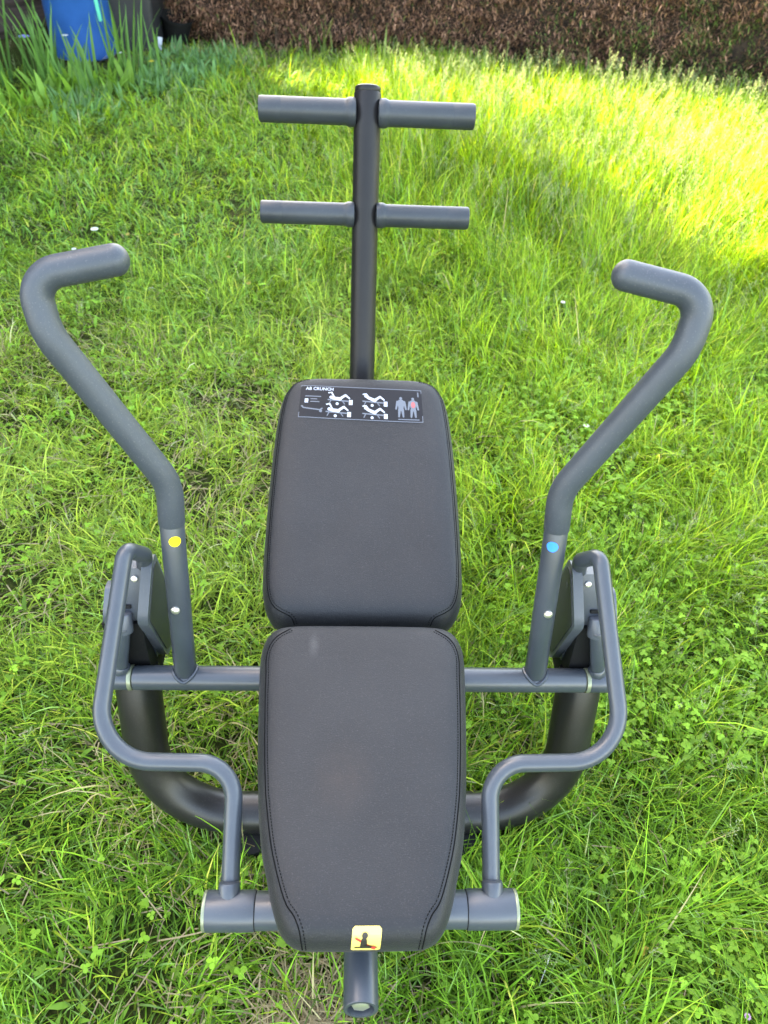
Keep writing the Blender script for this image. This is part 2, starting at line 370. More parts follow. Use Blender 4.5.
# ---- pads
def smooth_loop(pts, n):
    m = len(pts); out = []
    q = [Vector((*p, 0)) for p in pts]
    for i in range(m):
        p0, p1, p2, p3 = q[i - 1], q[i], q[(i + 1) % m], q[(i + 2) % m]
        for k in range(6):
            t = k / 6
            out.append(.5 * ((2 * p1) + (-p0 + p2) * t + (2 * p0 - 5 * p1 + 4 * p2 - p3) * t * t + (-p0 + 3 * p1 - 3 * p2 + p3) * t ** 3))
    # resample evenly
    ln = [0]
    for i in range(len(out)): ln.append(ln[-1] + (out[(i + 1) % len(out)] - out[i]).length)
    res = []; j = 0
    for k in range(n):
        s_ = ln[-1] * k / n
        while ln[j + 1] < s_: j += 1
        f = (s_ - ln[j]) / max(1e-9, ln[j + 1] - ln[j]); res.append(out[j].lerp(out[(j + 1) % len(out)], f))
    return res
def pad(name, half, zplane, prof, dome):
    loop = [(-x, y) for x, y in half] + [(x, y) for x, y in reversed(half)]
    n = 160; lp = smooth_loop(loop, n)
    cy = sum(p.y for p in lp) / n
    nor = []
    for i in range(n):
        t = (lp[(i + 1) % n] - lp[i - 1]); nn = Vector((t.y, -t.x, 0)).normalized()
        if nn.dot(lp[i] - Vector((0, cy, 0))) > 0: nn = -nn
        nor.append(nn)
    for _ in range(4): nor = [(nor[i - 1] + nor[i] * 2 + nor[(i + 1) % n]).normalized() for i in range(n)]
    bm = bmesh.new(); rings = []
    def ring(fn_, dz, dfac=0):
        r = []
        for i in range(n):
            p = fn_(i); r.append(bm.verts.new(L3(p.x, p.y, zplane(p.y) + dz)))
        rings.append(r)
    base_ = [lp[i] + nor[i] * .018 for i in range(n)]
    def sc(i, f): return Vector((base_[i].x * (1 - f), cy + (base_[i].y - cy) * (1 - f), 0))
    for d_, dz in prof:
        if d_ <= .018: ring(lambda i: lp[i] + nor[i] * d_, dz)
        else: ring(lambda i: sc(i, (d_ - .018) / .15), dz)
    inner = [sc(i, (prof[-1][0] - .018) / .15) for i in range(n)]
    for f in (.12, .25, .4, .55, .7, .85, .97):
        ring(lambda i: Vector((inner[i].x * (1 - f), cy + (inner[i].y - cy) * (1 - f), 0)), dz + dome * math.sin(f * math.pi / 2))
    for A, B in zip(rings, rings[1:]):
        for k in range(n): bm.faces.new((A[k], A[(k + 1) % n], B[(k + 1) % n], B[k]))
    bm.faces.new(rings[0]); bm.faces.new(rings[-1])
    o = obj(name, bm, M_pad, ROOT); o.data.set_sharp_from_angle(angle=R(80)) ; return o, lp, nor
prof = [(.030, -.036), (.008, -.036), (.003, -.032), (.0005, -.020), (0, -.006), (.0015, .004), (.004, .011), (.0075, .0170), (.0120, .0218), (.018, .0250), (.026, .0270), (.036, .0282), (.052, .0290)]
seat_half = [(.045, .2960), (.082, .2980), (.102, .311), (.1155, .338), (.1265, .376), (.1375, .418), (.1475, .485), (.1545, .556), (.1605, .636), (.1640, .700), (.1605, .733), (.147, .7545), (.118, .7645), (.05, .7665)]
back_half = [(.05, .7830), (.120, .7838), (.145, .7895), (.162, .806), (.1715, .837), (.1745, .90), (.174, 1.014), (.170, 1.14), (.1625, 1.213), (.152, 1.242), (.138, 1.258), (.106, 1.269), (.05, 1.271)]
seat, slp, snor = pad('seat_pad', seat_half, lambda y: .435 + .05 * (y - .3), prof, .002)
back, blp, bnor = pad('back_pad', back_half, lambda y: .45 + .3 * (y - .8), prof, -.003)
def seams(par, guide):
    """a sewn seam down each side: the sunk joint line and a row of stitches beside it"""
    bvh = bm_bvh(par)
    for sg in (-1, 1):
        q = [L3(sg * abs(x), y, z) for x, y, z in guide]; q = [q[0] * 2 - q[1]] + q + [q[-1] * 2 - q[-2]]; pts = []
        for i in range(1, len(q) - 2):
            p0, p1, p2, p3 = q[i - 1:i + 3]; m = max(2, int((p2 - p1).length / .004))
            for k in range(m):
                t = k / m; pts.append(.5 * ((2 * p1) + (-p0 + p2) * t + (2 * p0 - 5 * p1 + 4 * p2 - p3) * t * t + (-p0 + 3 * p1 - 3 * p2 + p3) * t ** 3))
        bm = bmesh.new(); line = []; st = []
        for i, p in enumerate(pts):
            h_, nn, _, _ = bvh.find_nearest(p); line.append(h_ + nn * .0001)
            tg_ = (pts[min(i + 1, len(pts) - 1)] - pts[max(i - 1, 0)]).normalized(); inn = nn.cross(tg_).normalized()
            if inn.x * sg > 0: inn = -inn
            h2, n2, _, _ = bvh.find_nearest(h_ + inn * .0048); st.append(h2 + n2 * .0003)
        sweep(bm, line, .0009, seg=6, cap0='none', cap1='none')
        for a, b in zip(st, st[1:]): sweep(bm, [a, a.lerp(b, .55)], .0007, seg=5, cap0='none', cap1='none')
        obj('seam', bm, M_thread, par)
seams(seat, [(.117, .748, .482), (.141, .728, .481), (.153, .700, .480), (.1510, .654, .478), (.148, .588, .474), (.143, .527, .471), (.1365, .479, .469), (.121, .403, .465), (.101, .345, .462), (.086, .323, .461), (.079, .308, .456), (.076, .299, .435), (.076, .296, .415)])
seams(back, [(.108, 1.256, .606), (.134, 1.246, .603), (.153, 1.216, .595), (.162, 1.141, .573), (.1665, 1.036, .542), (.168, .938, .512), (.167, .864, .490), (.163, .826, .479), (.153, .802, .472), (.136, .790, .468), (.120, .785, .460), (.114, .783, .44)])

# ---- flat graphics draped on the pads
class Art:
    def __init__(s): s.bm = bmesh.new(); s.n = 0
    def poly(s, pts, mi, lift):
        vs = [s.bm.verts.new((x, y, lift)) for x, y in pts]
        f = s.bm.faces.new(vs); f.material_index = mi
    def rect(s, x0, y0, x1, y1, mi, lift, nx=1, ny=1):
        for i in range(nx):
            for j in range(ny):
                a, b = x0 + (x1 - x0) * i / nx, x0 + (x1 - x0) * (i + 1) / nx; c, d = y0 + (y1 - y0) * j / ny, y0 + (y1 - y0) * (j + 1) / ny
                s.poly([(a, c), (b, c), (b, d), (a, d)], mi, lift)
    def disc(s, x, y, r, mi, lift, ry=None, n=14):
        s.poly([(x + r * math.cos(2 * math.pi * k / n), y + (ry or r) * math.sin(2 * math.pi * k / n)) for k in range(n)], mi, lift)
    def cap(s, p, q, r, mi, lift, r2=None):
        p, q = Vector(p), Vector(q); a = math.atan2(q.y - p.y, q.x - p.x); r2 = r2 or r; pts = []
        for k in range(7): t = a + math.pi / 2 + math.pi * k / 6; pts.append((p.x + r * math.cos(t), p.y + r * math.sin(t)))
        for k in range(7): t = a - math.pi / 2 + math.pi * k / 6; pts.append((q.x + r2 * math.cos(t), q.y + r2 * math.sin(t)))
        s.poly(pts, mi, lift)
    def text(s, body, x, y, size, mi, lift):
        cu = bpy.data.curves.new('t', 'FONT'); cu.body = body; cu.size = size; cu.resolution_u = 2; cu.offset = size * .02
        ob = bpy.data.objects.new('t', cu); C.objects.link(ob)
        me = bpy.data.meshes.new_from_object(ob.evaluated_get(bpy.context.evaluated_depsgraph_get()))
        vs = [s.bm.verts.new((v.co.x + x, v.co.y + y, lift)) for v in me.vertices]
        for p in me.polygons:
            try: f = s.bm.faces.new([vs[i] for i in p.vertices]); f.material_index = mi
            except ValueError: pass
        bpy.data.objects.remove(ob); bpy.data.curves.remove(cu); bpy.data.meshes.remove(me)
def drape(art, name, mats, par, to_xy, base_lift=.0006, to_pt=None):
    bvh = bm_bvh(par); bm = art.bm
    bmesh.ops.triangulate(bm, faces=[f for f in bm.faces if len(f.verts) > 4])
    for v in bm.verts:
        if to_pt: h_, nn, _, _ = bvh.find_nearest(to_pt(v.co.x, v.co.y))
        else:
            X, Y = to_xy(v.co.x, v.co.y); h_, nn, _, _ = bvh.ray_cast(Vector((X, Y - OY, 1.2)), Vector((0, 0, -1)))
        v.co = h_ + nn * (base_lift + v.co.z)
    me = bpy.data.meshes.new(name); bm.to_mesh(me); bm.free(); o = link(name, me, mats, par); return o
# instruction label, 0..1 across, 0..1 up -> pad
W_, H_ = 1.0, .290
def lab_xy(u, v):
    v = v / H_
    a = Vector((-.126, 1.163)).lerp(Vector((.1125, 1.156)), u); b = Vector((-.1225, 1.237)).lerp(Vector((.1105, 1.230)), u); p = a.lerp(b, v); return p.x, p.y
A = Art(); A.rect(0, 0, 1, H_, 0, 0, 40, 12)
A.text('AB CRUNCH', .04, .247, .040, 1, .0004)
for q_ in ((0, 0, 1, .006), (0, H_ - .006, 1, H_), (0, 0, .005, H_), (.995, 0, 1, H_)): A.rect(*q_, 2, .0003, 12, 1)
for k, w in enumerate((.13, .10, .12)): A.rect(.085 if k else .04, .185 - k * .024, .04 + w, .193 - k * .024, 2, .0004, 3)
A.rect(.04, .130, .068, .166, 1, .0004)
A.cap((.035, .085), (.17, .072), .005, 2, .0004); A.cap((.02, .10), (.035, .085), .006, 2, .0004); A.cap((.17, .072), (.185, .085), .006, 2, .0004); A.disc(.175, .062, .012, 2, .0005)
def lifter(x, y, up):
    A.cap((x - .085, y - .012), (x + .085, y - .020), .0055, 2, .0004)             # bench line
    A.cap((x - .06, y - .012), (x - .075, y - .045), .004, 2, .0004); A.cap((x + .03, y - .018), (x + .05, y - .045), .004, 2, .0004)
    A.rect(x + .085, y - .05, x + .115, y - .008, 1, .0004)                          # weight block
    A.disc(x - .062, y + .035 if up else y + .010, .0135, 1, .0006)
    A.cap((x - .045, y + (.022 if up else .004)), (x + .012, y - .002), .0125, 1, .0005, .014)
    A.cap((x + .012, y), (x + .055, y + .034), .0115, 1, .00055, .009); A.cap((x + .055, y + .034), (x + .088, y + .006), .0085, 1, .0006, .006)
    A.cap((x - .035, y + (.02 if up else .008)), (x - .06, y + .055), .006, 1, .0006); A.cap((x - .06, y + .055), (x - .085, y + .05), .005, 1, .0006)
    A.disc(x - .01, y - .045, .012, 1, .0005)
lifter(.315, .176, 0); lifter(.60, .176, 1); lifter(.305, .072, 0); lifter(.60, .070, 1)
for bx, mi in ((.825, 2), (.925, 2)):
    A.disc(bx, .205, .012, mi, .0005); A.cap((bx, .165), (bx, .115), .030, mi, .0005, .020)
    for sg in (-1, 1):
        A.cap((bx + sg * .028, .172), (bx + sg * .040, .11), .010, mi, .00055, .007); A.cap((bx + sg * .012, .105), (bx + sg * .018, .045), .012, mi, .00055, .007)
A.disc(.925, .150, .017, 3, .0008, .028)
A.rect(.965, .225, .975, .268, 2, .0004); A.rect(.80, .018, .97, .026, 2, .0004, 6)
drape(A, 'instruction_label', [M_label, M_white, M_lgrey, M_lred], back, lab_xy)
# warning sticker on the front roll of the seat
A = Art()
def rr(n=6, r=.11):
    out = []
    for cx, cy, a0 in ((1 - r, 1 - r, 0), (r, 1 - r, 90), (r, r, 180), (1 - r, r, 270)):
        for k in range(n + 1): t = R(a0 + 90 * k / n); out.append((cx + r * math.cos(t), cy + r * math.sin(t)))
    return out
# grid body so it bends over the edge
for i in range(12):
    for j in range(12):
        x0, x1, y0, y1 = i / 12, (i + 1) / 12, j / 12, (j + 1) / 12
        pts = [(x0, y0), (x1, y0), (x1, y1), (x0, y1)]
        if (i in (0, 11)) and (j in (0, 11)):
            pts = {(0, 0): [(x1, y0), (x1, y1), (x0, y1)], (11, 0): [(x0, y0), (x1, y1), (x0, y1)], (0, 11): [(x0, y0), (x1, y0), (x1, y1)], (11, 11): [(x0, y0), (x1, y0), (x0, y1)]}[(i, j)]
        A.poly(pts, 0, 0)
A.disc(.44, .74, .105, 1, .0009); A.cap((.42, .58), (.42, .32), .10, 1, .0009, .12)
A.cap((.14, .25), (.86, .25), .03, 1, .0010); A.cap((.45, .33), (.66, .32), .05, 1, .0010)
A.cap((.14, .66), (.80, .20), .036, 2, .0015); A.disc(.76, .27, .085, 2, .0014)
arc = [(p_[0] + .2955, p_[1] + .435) for p_ in prof[3:]]; arcl = [0]
for a_, b_ in zip(arc, arc[1:]): arcl.append(arcl[-1] + math.hypot(b_[0] - a_[0], b_[1] - a_[1]))
def st_pt(u, v):
    s_ = .008 + .043 * v; k = max(i for i in range(len(arcl)) if arcl[i] <= s_); k = min(k, len(arc) - 2); f = (s_ - arcl[k]) / (arcl[k + 1] - arcl[k])
    return L3(-.0150 + .0365 * u + .002 * v, arc[k][0] + (arc[k + 1][0] - arc[k][0]) * f, arc[k][1] + (arc[k + 1][1] - arc[k][1]) * f)
drape(A, 'warning_sticker', [M_sticky, M_ink, M_red], seat, None, .0005, st_pt)

# ------------------------------------------------------------------ noise
def vnoise(x, y, sc, seed):
    r = np.random.default_rng(seed).random((256, 256)); X = x * sc + 100; Y = y * sc + 100
    xi = np.floor(X).astype(int); yi = np.floor(Y).astype(int); fx = X - xi; fy = Y - yi; fx = fx * fx * (3 - 2 * fx); fy = fy * fy * (3 - 2 * fy)
    g = lambda a, b: r[a % 256, b % 256]
    return (g(xi, yi) * (1 - fx) + g(xi + 1, yi) * fx) * (1 - fy) + (g(xi, yi + 1) * (1 - fx) + g(xi + 1, yi + 1) * fx) * fy
def sstep(a, b, x): t = np.clip((x - a) / (b - a), 0, 1); return t * t * (3 - 2 * t)
def gz(x, y):
    near = np.exp(-(np.abs(x) + np.abs(y - 3)) / 12)
    return ((vnoise(x, y, 1.7, 1) - .5) * .035 + (vnoise(x, y, 6, 2) - .5) * .014) * near - .004

# ------------------------------------------------------------------ ground
def ground():
    n = 260; u = np.linspace(-1, 1, n); w = np.sign(u) * (np.abs(u) * 3.5 + np.abs(u) ** 9 * 250)
    X, Y = np.meshgrid(w, w + 3, indexing='ij'); Z = gz(X, Y)
    co = np.stack([X, Y, Z], -1).reshape(-1, 3); i = np.arange(n * n).reshape(n, n)
    f = np.stack([i[:-1, :-1], i[1:, :-1], i[1:, 1:], i[:-1, 1:]], -1).reshape(-1, 4)
    me = mesh_np('ground', co, f); me.shade_smooth()
    m, nt, b = mat('soil_and_thatch'); cc = objco(nt)
    n1 = N(nt, 'ShaderNodeTexNoise', Scale=3., Detail=8., Roughness=.7); L(nt, cc, n1.inputs[0])
    n2 = N(nt, 'ShaderNodeTexNoise', Scale=90., Detail=6., Roughness=.7); L(nt, cc, n2.inputs[0])
    r1 = ramp(nt, n1.outputs[0], [(.35, (.030, .050, .008)), (.55, (.045, .055, .014)), (.7, (.085, .070, .028))])
    r2 = ramp(nt, n2.outputs[0], [(.35, (.35, .35, .35)), (.7, (1.5, 1.45, 1.3))])
    mm = N(nt, 'ShaderNodeMix', data_type='RGBA', blend_type='MULTIPLY'); mm.inputs[0].default_value = 1; L(nt, r1.outputs[0], mm.inputs[6]); L(nt, r2.outputs[0], mm.inputs[7])
    L(nt, mm.outputs[2], b.inputs['Base Color']); b.inputs['Roughness'].default_value = .95; b.inputs['Specular IOR Level'].default_value = .08
    bp = N(nt, 'ShaderNodeBump', Strength=.9, Distance=.02); L(nt, n2.outputs[0], bp.inputs['Height']); L(nt, bp.outputs[0], b.inputs['Normal'])
    tag(link('ground', me, m), kind='structure')
def mesh_np(name, co, faces, cols=None, nv=4):
    me = bpy.data.meshes.new(name); me.vertices.add(len(co)); me.vertices.foreach_set('co', co.astype(np.float32).ravel())
    nf = len(faces); me.loops.add(nf * nv); me.polygons.add(nf)
    me.loops.foreach_set('vertex_index', faces.astype(np.int32).ravel()); me.polygons.foreach_set('loop_start', np.arange(0, nf * nv, nv, dtype=np.int32))
    me.update(calc_edges=True)
    if cols is not None:
        a = me.color_attributes.new('Col', 'FLOAT_COLOR', 'POINT'); c4 = np.ones((len(co), 4), np.float32); c4[:, :3] = cols; a.data.foreach_set('color', c4.ravel())
    return me
ground()

# ------------------------------------------------------------------ blades
def blades(pos, az, Ln, w, lean, curv, col, K=4, shape='grass', twist=None, fold=0.):
    n = len(pos); seg = Ln / K; th = lean.copy(); p = pos.copy()
    co = np.zeros((n, K + 1, 2, 3)); side = np.stack([-np.sin(az), np.cos(az), np.zeros(n)], -1)
    if twist is None: twist = rng.normal(0, .35, n)
    for k in range(K + 1):
        f = k / K
        if shape == 'grass': wf = (1 - f ** 1.7) * (.75 + .25 * min(1, f * 4)) + .04
        elif shape == 'straw': wf = 1
        elif shape == 'iris': wf = (.75 + .25 * math.sin(f * 3)) * (1 - f ** 3.2) + .02
        else: wf = math.sin(math.pi * min(1, (f * .93 + .07)) ** .8) + .04
        tw = twist * f
        dirz = np.cos(th); dirh = np.sin(th)
        s_ = side * np.cos(tw)[:, None] + np.stack([np.cos(az) * np.cos(th), np.sin(az) * np.cos(th), -np.sin(th)], -1) * np.sin(tw)[:, None]
        hw = (w * wf * .5)[:, None]
        co[:, k, 0] = p - s_ * hw; co[:, k, 1] = p + s_ * hw
        if fold: co[:, k, :, 2] += (np.abs(hw) * fold)
        p = p + np.stack([np.cos(az) * dirh, np.sin(az) * dirh, dirz], -1) * seg[:, None]; th = th + curv / K
    co[..., 2] = np.maximum(co[..., 2], (gz(co[..., 0].ravel(), co[..., 1].ravel()) + .002).reshape(co.shape[:-1]))
    base = (np.arange(n) * (K + 1) * 2)[:, None]; fs = []
    for k in range(K): fs.append(base + np.array([2 * k, 2 * k + 1, 2 * k + 3, 2 * k + 2])[None])
    F_ = np.stack(fs, 1).reshape(-1, 4); cols = np.repeat(col[:, None], (K + 1) * 2, 1).reshape(-1, 3)
    return co.reshape(-1, 3), F_, cols
def join(parts):
    cs, fs, ls, o = [], [], [], 0
    for c, f, l in parts: cs.append(c); fs.append(f + o); ls.append(l); o += len(c)
    return np.concatenate(cs), np.concatenate(fs), np.concatenate(ls)

def region(dens, y0, y1):
    A_ = []
    ys = np.linspace(y0, y1, 24)
    for a, b in zip(ys, ys[1:]):
        m_ = .62 + .47 * (a + b) / 2 + .25; cnt = int(dens * (b - a) * 2 * m_)
        A_.append(np.stack([rng.uniform(-m_, m_ + .1, cnt), rng.uniform(a, b, cnt)], -1))
    return np.concatenate(A_)
HEDGE_Y = lambda x: 5.64 - .24 * x
def tallness(x, y):
    t = sstep(2.1, 3.9, y + .55 * (x - 1)) * sstep(-.7, .5, x)
    t = np.maximum(t, .35 * sstep(4.3, 5.0, y) * sstep(-1.0, -.2, x))
    t = t * (1 - .55 * sstep(.55, .1, HEDGE_Y(x) - y))
    return np.clip(t * (.75 + .5 * vnoise(x, y, 2.2, 5)), 0, 1.2)
def bed(x, y): return sstep(-.75, -1.15, x) * sstep(4.5, 4.85, y)
def under(x, y):     # the dry, shaded strip under the bench
    return np.exp(-(((x - OX) / .20) ** 2) - (np.clip(.15 - y, 0, 9) / .3) ** 2 - (np.clip(y - 1.15, 0, 9) / .15) ** 2)

def lawn(xy, wscale, lscale):
    x, y = xy[:, 0], xy[:, 1]
    cl = vnoise(x, y, 9, 11) * .6 + vnoise(x, y, 24, 12) * .4; big = vnoise(x, y, 1.6, 13) * .6 + vnoise(x, y, 4, 14) * .4
    left = sstep(.2, -.6, x); bare = .8 * np.exp(-((x + .06) / .10) ** 2 - ((y - .22) / .11) ** 2); worn = sstep(.60, .74, vnoise(x, y, 2.7, 35)) * sstep(3.2, 2.2, y) * sstep(.6, -.1, x); thin = .5 * bare + .25 * worn + .10 * left * sstep(.9, 1.4, y) * sstep(2.8, 2.0, y)
    keep = rng.random(len(x)) < np.clip(.55 + 1.0 * (cl - .35) + .5 * (big - .4) - thin - .35 * under(x, y) * (x < .03) - .5 * bed(x, y), .10, 1)
    keep &= ~((-(x + 1.80) * .680 + (y - 6.35) * .733 > -.1) & (x < -1.2)); keep &= (y < HEDGE_Y(x) - .05) & ~((x < -1.45) & (y > 5.2))
    keep &= ~((np.abs(y - .64) < .045) & (np.abs(x - OX) < .30))            # nothing grows through the base tube
    x, y, cl, big = x[keep], y[keep], cl[keep], big[keep]; n = len(x)
    t = tallness(x, y); lush = .3 * sstep(2.2, 3.6, y) * sstep(.0, -1, x)
    lf = left[keep]; Ln = ((.048 + .046 * np.clip(big, 0, 1)) * (1 - .22 * lf) + .13 * t + .05 * lush) * rng.lognormal(-.05, .38, n) * (.62 + .85 * cl) * lscale
    Ln = np.minimum(Ln, .27)
    az0 = vnoise(x, y, 3.1, 21) * 12; az = az0 + rng.normal(0, 1.25, n)
    lean = np.abs(rng.normal(.42 + .25 * lf, .33, n)) * (1 - .55 * np.clip(t, 0, 1)) ; curv = np.abs(rng.normal(1.15 + .3 * lf, .7, n)) * (1 - .45 * np.clip(t, 0, 1))
    # neighbours under the machine stay low
    w = rng.uniform(.0018, .0046, n) * wscale
    # colour: hue drifts in patches, every blade differs
    fr = np.array([.260, .425, .035]); dk = np.array([.062, .150, .014]); bl = np.array([.135, .270, .065]); yl = np.array([.350, .410, .050]); st = np.array([.34, .29, .15])
    m1 = np.clip(.42 + .8 * (vnoise(x, y, 1.1, 31) - .5) + .9 * (cl - .5) + rng.normal(0, .36, n), 0, 1)[:, None]
    nr = sstep(1.5, .3, y)[:, None]; col = dk * (1 - m1) + (fr * (1 - nr) + np.array([.165, .335, .032]) * nr) * m1  # darker colour on the near blades stands in for the viewer's body shade
    pl = (.40 * sstep(.5, -.1, x) * sstep(.8, 1.4, y) * sstep(3.2, 2.3, y) * (.5 + vnoise(x, y, 2.0, 37)))[:, None]; col = col * (1 - pl) + np.array([.36, .46, .085]) * pl
    r = rng.random(n); lm = (.13 + .30 * left[keep] * sstep(1.8, 3.2, y)); col[r < lm * .7] = bl + rng.normal(0, .012, 3)
    ym = .12 + .10 * (vnoise(x, y, 2.3, 33) > .55) + .10 * t; q = (r > .4) & (r < .4 + ym); col[q] = col[q] * .45 + yl * .55
    straw = (.025 + .025 * thin[keep] / .16 * 0 + .30 * np.clip(bare[keep] + .7 * worn[keep], 0, 1) + .16 * under(x, y) * (y < 1) * (x < .03) + .25 * np.exp(-((x + .9) / .55) ** 2 - ((y - 5.6) / .28) ** 2)); q = rng.random(n) < straw; col[q] = st * rng.uniform(.6, 1.15, (q.sum(), 1))
    col *= rng.lognormal(0, .40, (n, 1))
    pos = np.stack([x, y, gz(x, y) - .002], -1)
    return blades(pos, az, Ln, w, lean, curv, np.clip(col, .01, .6))
oxy = np.stack([rng.uniform(-6.5, 7.5, 90000), rng.uniform(-3.5, 6.2, 90000)], -1); om = .55 + .47 * np.clip(oxy[:, 1], 0, 9)
oxy = oxy[(np.abs(oxy[:, 0]) > om) | (oxy[:, 1] < -.2)]
parts = [lawn(oxy, 2.2, 1.15), lawn(region(29000, -.25, 1.5), 1.0, 1.0), lawn(region(27000, 1.5, 3.0), 1.15, 1.0), lawn(region(9500, 3.0, 6.1), 1.45, 1.0)]
me = mesh_np('lawn_grass', *join(parts)); o = link('lawn_grass', me, M_grass)
tag(o, 'green lawn grass growing all round the bench, taller and yellower towards the right', 'grass', kind='stuff')

# fallen dry straw lying between the blades
xy = region(520, -.2, 2.6); e1 = np.stack([rng.normal(-.07, .09, 1300), rng.uniform(.05, .9, 1300)], -1); e2 = np.stack([rng.normal(-.9, .4, 2200), rng.normal(5.6, .12, 2200)], -1)
e3 = np.stack([rng.normal(-.06, .065, 900), rng.normal(.22, .07, 900)], -1); xy = np.concatenate([xy, e1, e2, e3]); n = len(xy)
xy = xy[~((np.abs(xy[:, 1] - .64) < .05))]; n = len(xy)
col = np.array([.36, .29, .16]) * rng.uniform(.45, 1.1, (n, 1)); pos = np.stack([xy[:, 0], xy[:, 1], gz(xy[:, 0], xy[:, 1]) + rng.uniform(.002, .022, n)], -1)
c, f, l = blades(pos, rng.uniform(0, 6.3, n), rng.uniform(.03, .11, n), rng.uniform(.0012, .0028, n), rng.normal(1.5, .14, n), rng.normal(.1, .3, n), col, K=3, shape='straw')
o = link('dry_thatch', mesh_np('dry_thatch', c, f, l), M_dry); tag(o, 'tan dry straw and thatch lying in the grass under the front of the bench', 'dead grass', kind='stuff')

# clover and small round leaves
def leaflets(centers, r, normal_tilt, az, col, n=8, notch=.12):
    m_ = len(centers); k = np.arange(n) / n * 2 * np.pi; prof_ = 1 - notch * np.exp(-((np.minimum(k, 2 * np.pi - k)) / .45) ** 2)
    u = np.stack([np.cos(az), np.sin(az), -np.sin(normal_tilt)], -1); v = np.stack([-np.sin(az), np.cos(az), np.zeros(m_)], -1)
    P0 = centers[:, None] + (u[:, None] * (np.cos(k) * prof_ )[None, :, None] + v[:, None] * (np.sin(k) * .85)[None, :, None]) * r[:, None, None]
    P0[..., 2] += (np.abs(np.sin(k))[None] * .22 * r[:, None])
    co = np.concatenate([centers[:, None], P0], 1)
    fs = []
    for a in range(0, n, 2): fs.append([0, 1 + a, 1 + (a + 1) % n, 1 + (a + 2) % n])
    F_ = (np.arange(m_) * (n + 1))[:, None, None] + np.array(fs)[None]
    return co.reshape(-1, 3), F_.reshape(-1, 4), np.repeat(col[:, None], n + 1, 1).reshape(-1, 3)
def patchy(xy, fn):
    k = rng.random(len(xy)) < fn(xy[:, 0], xy[:, 1]); return xy[k]
def cl_d(x, y):
    a = sstep(.25, .55, x) * sstep(2.6, 1.6, y) * (.25 + 1.2 * (vnoise(x, y, 3, 41) > .45)); b = .28 * (vnoise(x, y, 4, 42) > .62) * (x < 0) + .10
    return np.clip(np.maximum(a * .8, b * .5), 0, 1) * (np.abs(y - .64) > .06)
xy = patchy(region(3000, -.1, 3.0), cl_d); n = len(xy)
hgt = rng.uniform(.03, .075, n); cen = np.stack([xy[:, 0], xy[:, 1], gz(xy[:, 0], xy[:, 1]) + hgt], -1); r = rng.uniform(.0030, .0062, n); az = rng.uniform(0, 6.3, n)
bc = np.array([.155, .31, .030]) * rng.lognormal(0, .22, (n, 1)) + np.array([.02, .02, 0]) * rng.random((n, 1))
ps = []
for k in range(3):
    a = az + k * 2.094; cc = cen + np.stack([np.cos(a), np.sin(a), np.full(n, -.12)], -1) * r[:, None] * 1.02; ps.append(leaflets(cc, r, rng.normal(.25, .25, n), a, bc))
stem_pos = cen - np.stack([0 * hgt, 0 * hgt, hgt], -1)
ps.append(blades(stem_pos, az, hgt * .98, np.full(n, .0012), rng.uniform(0, .1, n), np.zeros(n), bc * .9, K=2, shape='straw'))
o = link('clover', mesh_np('clover', *join(ps)), M_leaf); tag(o, 'patches of three leaved clover spreading through the lawn right of the bench', 'clover', kind='stuff')

# broad lobed weed leaves (buttercup, dandelion-like)
def wd(x, y): return np.clip(.25 + 1.6 * (vnoise(x, y, 5, 51) - .5), .03, 1) * (np.abs(y - .64) > .07)
xy = patchy(region(260, -.1, 3.2), wd); n = len(xy); ps = []
base = np.stack([xy[:, 0], xy[:, 1], gz(xy[:, 0], xy[:, 1]) + rng.uniform(.025, .07, n)], -1); az = rng.uniform(0, 6.3, n)
bc = np.array([.155, .30, .030]) * rng.lognormal(0, .25, (n, 1)); yel = rng.random(n) < .02; bc[yel] = np.array([.38, .28, .05])
for k in range(5):
    a = az + (k - 2) * .62; Lk = rng.uniform(.008, .016, n) * (1.25 - .14 * abs(k - 2))
    ps.append(blades(base, a, Lk, Lk * .55, rng.normal(1.25, .15, n), rng.normal(.3, .2, n), bc, K=3, shape='leaf'))
xy = patchy(region(700, -.1, 5.0), wd); n = len(xy); base = np.stack([xy[:, 0], xy[:, 1], gz(xy[:, 0], xy[:, 1]) + .01], -1)
bc = np.array([.145, .29, .035]) * rng.lognormal(0, .25, (n, 1))
Lk = rng.uniform(.022, .052, n); ps.append(blades(base, rng.uniform(0, 6.3, n), Lk, Lk * rng.uniform(.16, .3, n), rng.uniform(.3, 1.0, n), rng.uniform(.2, 1, n), bc, K=4, shape='leaf'))
o = link('broadleaf_weeds', mesh_np('broadleaf_weeds', *join(ps)), M_leaf); tag(o, 'small broad lobed weed leaves scattered low among the grass blades', 'weeds', kind='stuff')

# seeding grass heads: thin stems with pale open panicles
def sh(x, y): return np.clip(.05 + .75 * tallness(x, y) + .40 * sstep(.4, 1.0, x) * sstep(.2, .8, y) + .10 * (vnoise(x, y, 3, 61) > .6), 0, 1) * (np.abs(y - .64) > .07)
xy = patchy(region(330, 0, 5.7), sh); xy = xy[(xy[:, 1] < HEDGE_Y(xy[:, 0]) - .1)]; n = len(xy)
t = tallness(xy[:, 0], xy[:, 1]); Hs = (.10 + .17 * t) * rng.uniform(.75, 1.3, n); az = rng.uniform(0, 6.3, n); lean = np.abs(rng.normal(.15, .14, n)) + .35 * (t < .2) * rng.random(n)
base = np.stack([xy[:, 0], xy[:, 1], gz(xy[:, 0], xy[:, 1])], -1); pale = np.array([.27, .31, .15]); gcol = np.array([.14, .22, .06])
wsc = 1 + .22 * np.clip(xy[:, 1] - 1.5, 0, 4); pz_ = lean
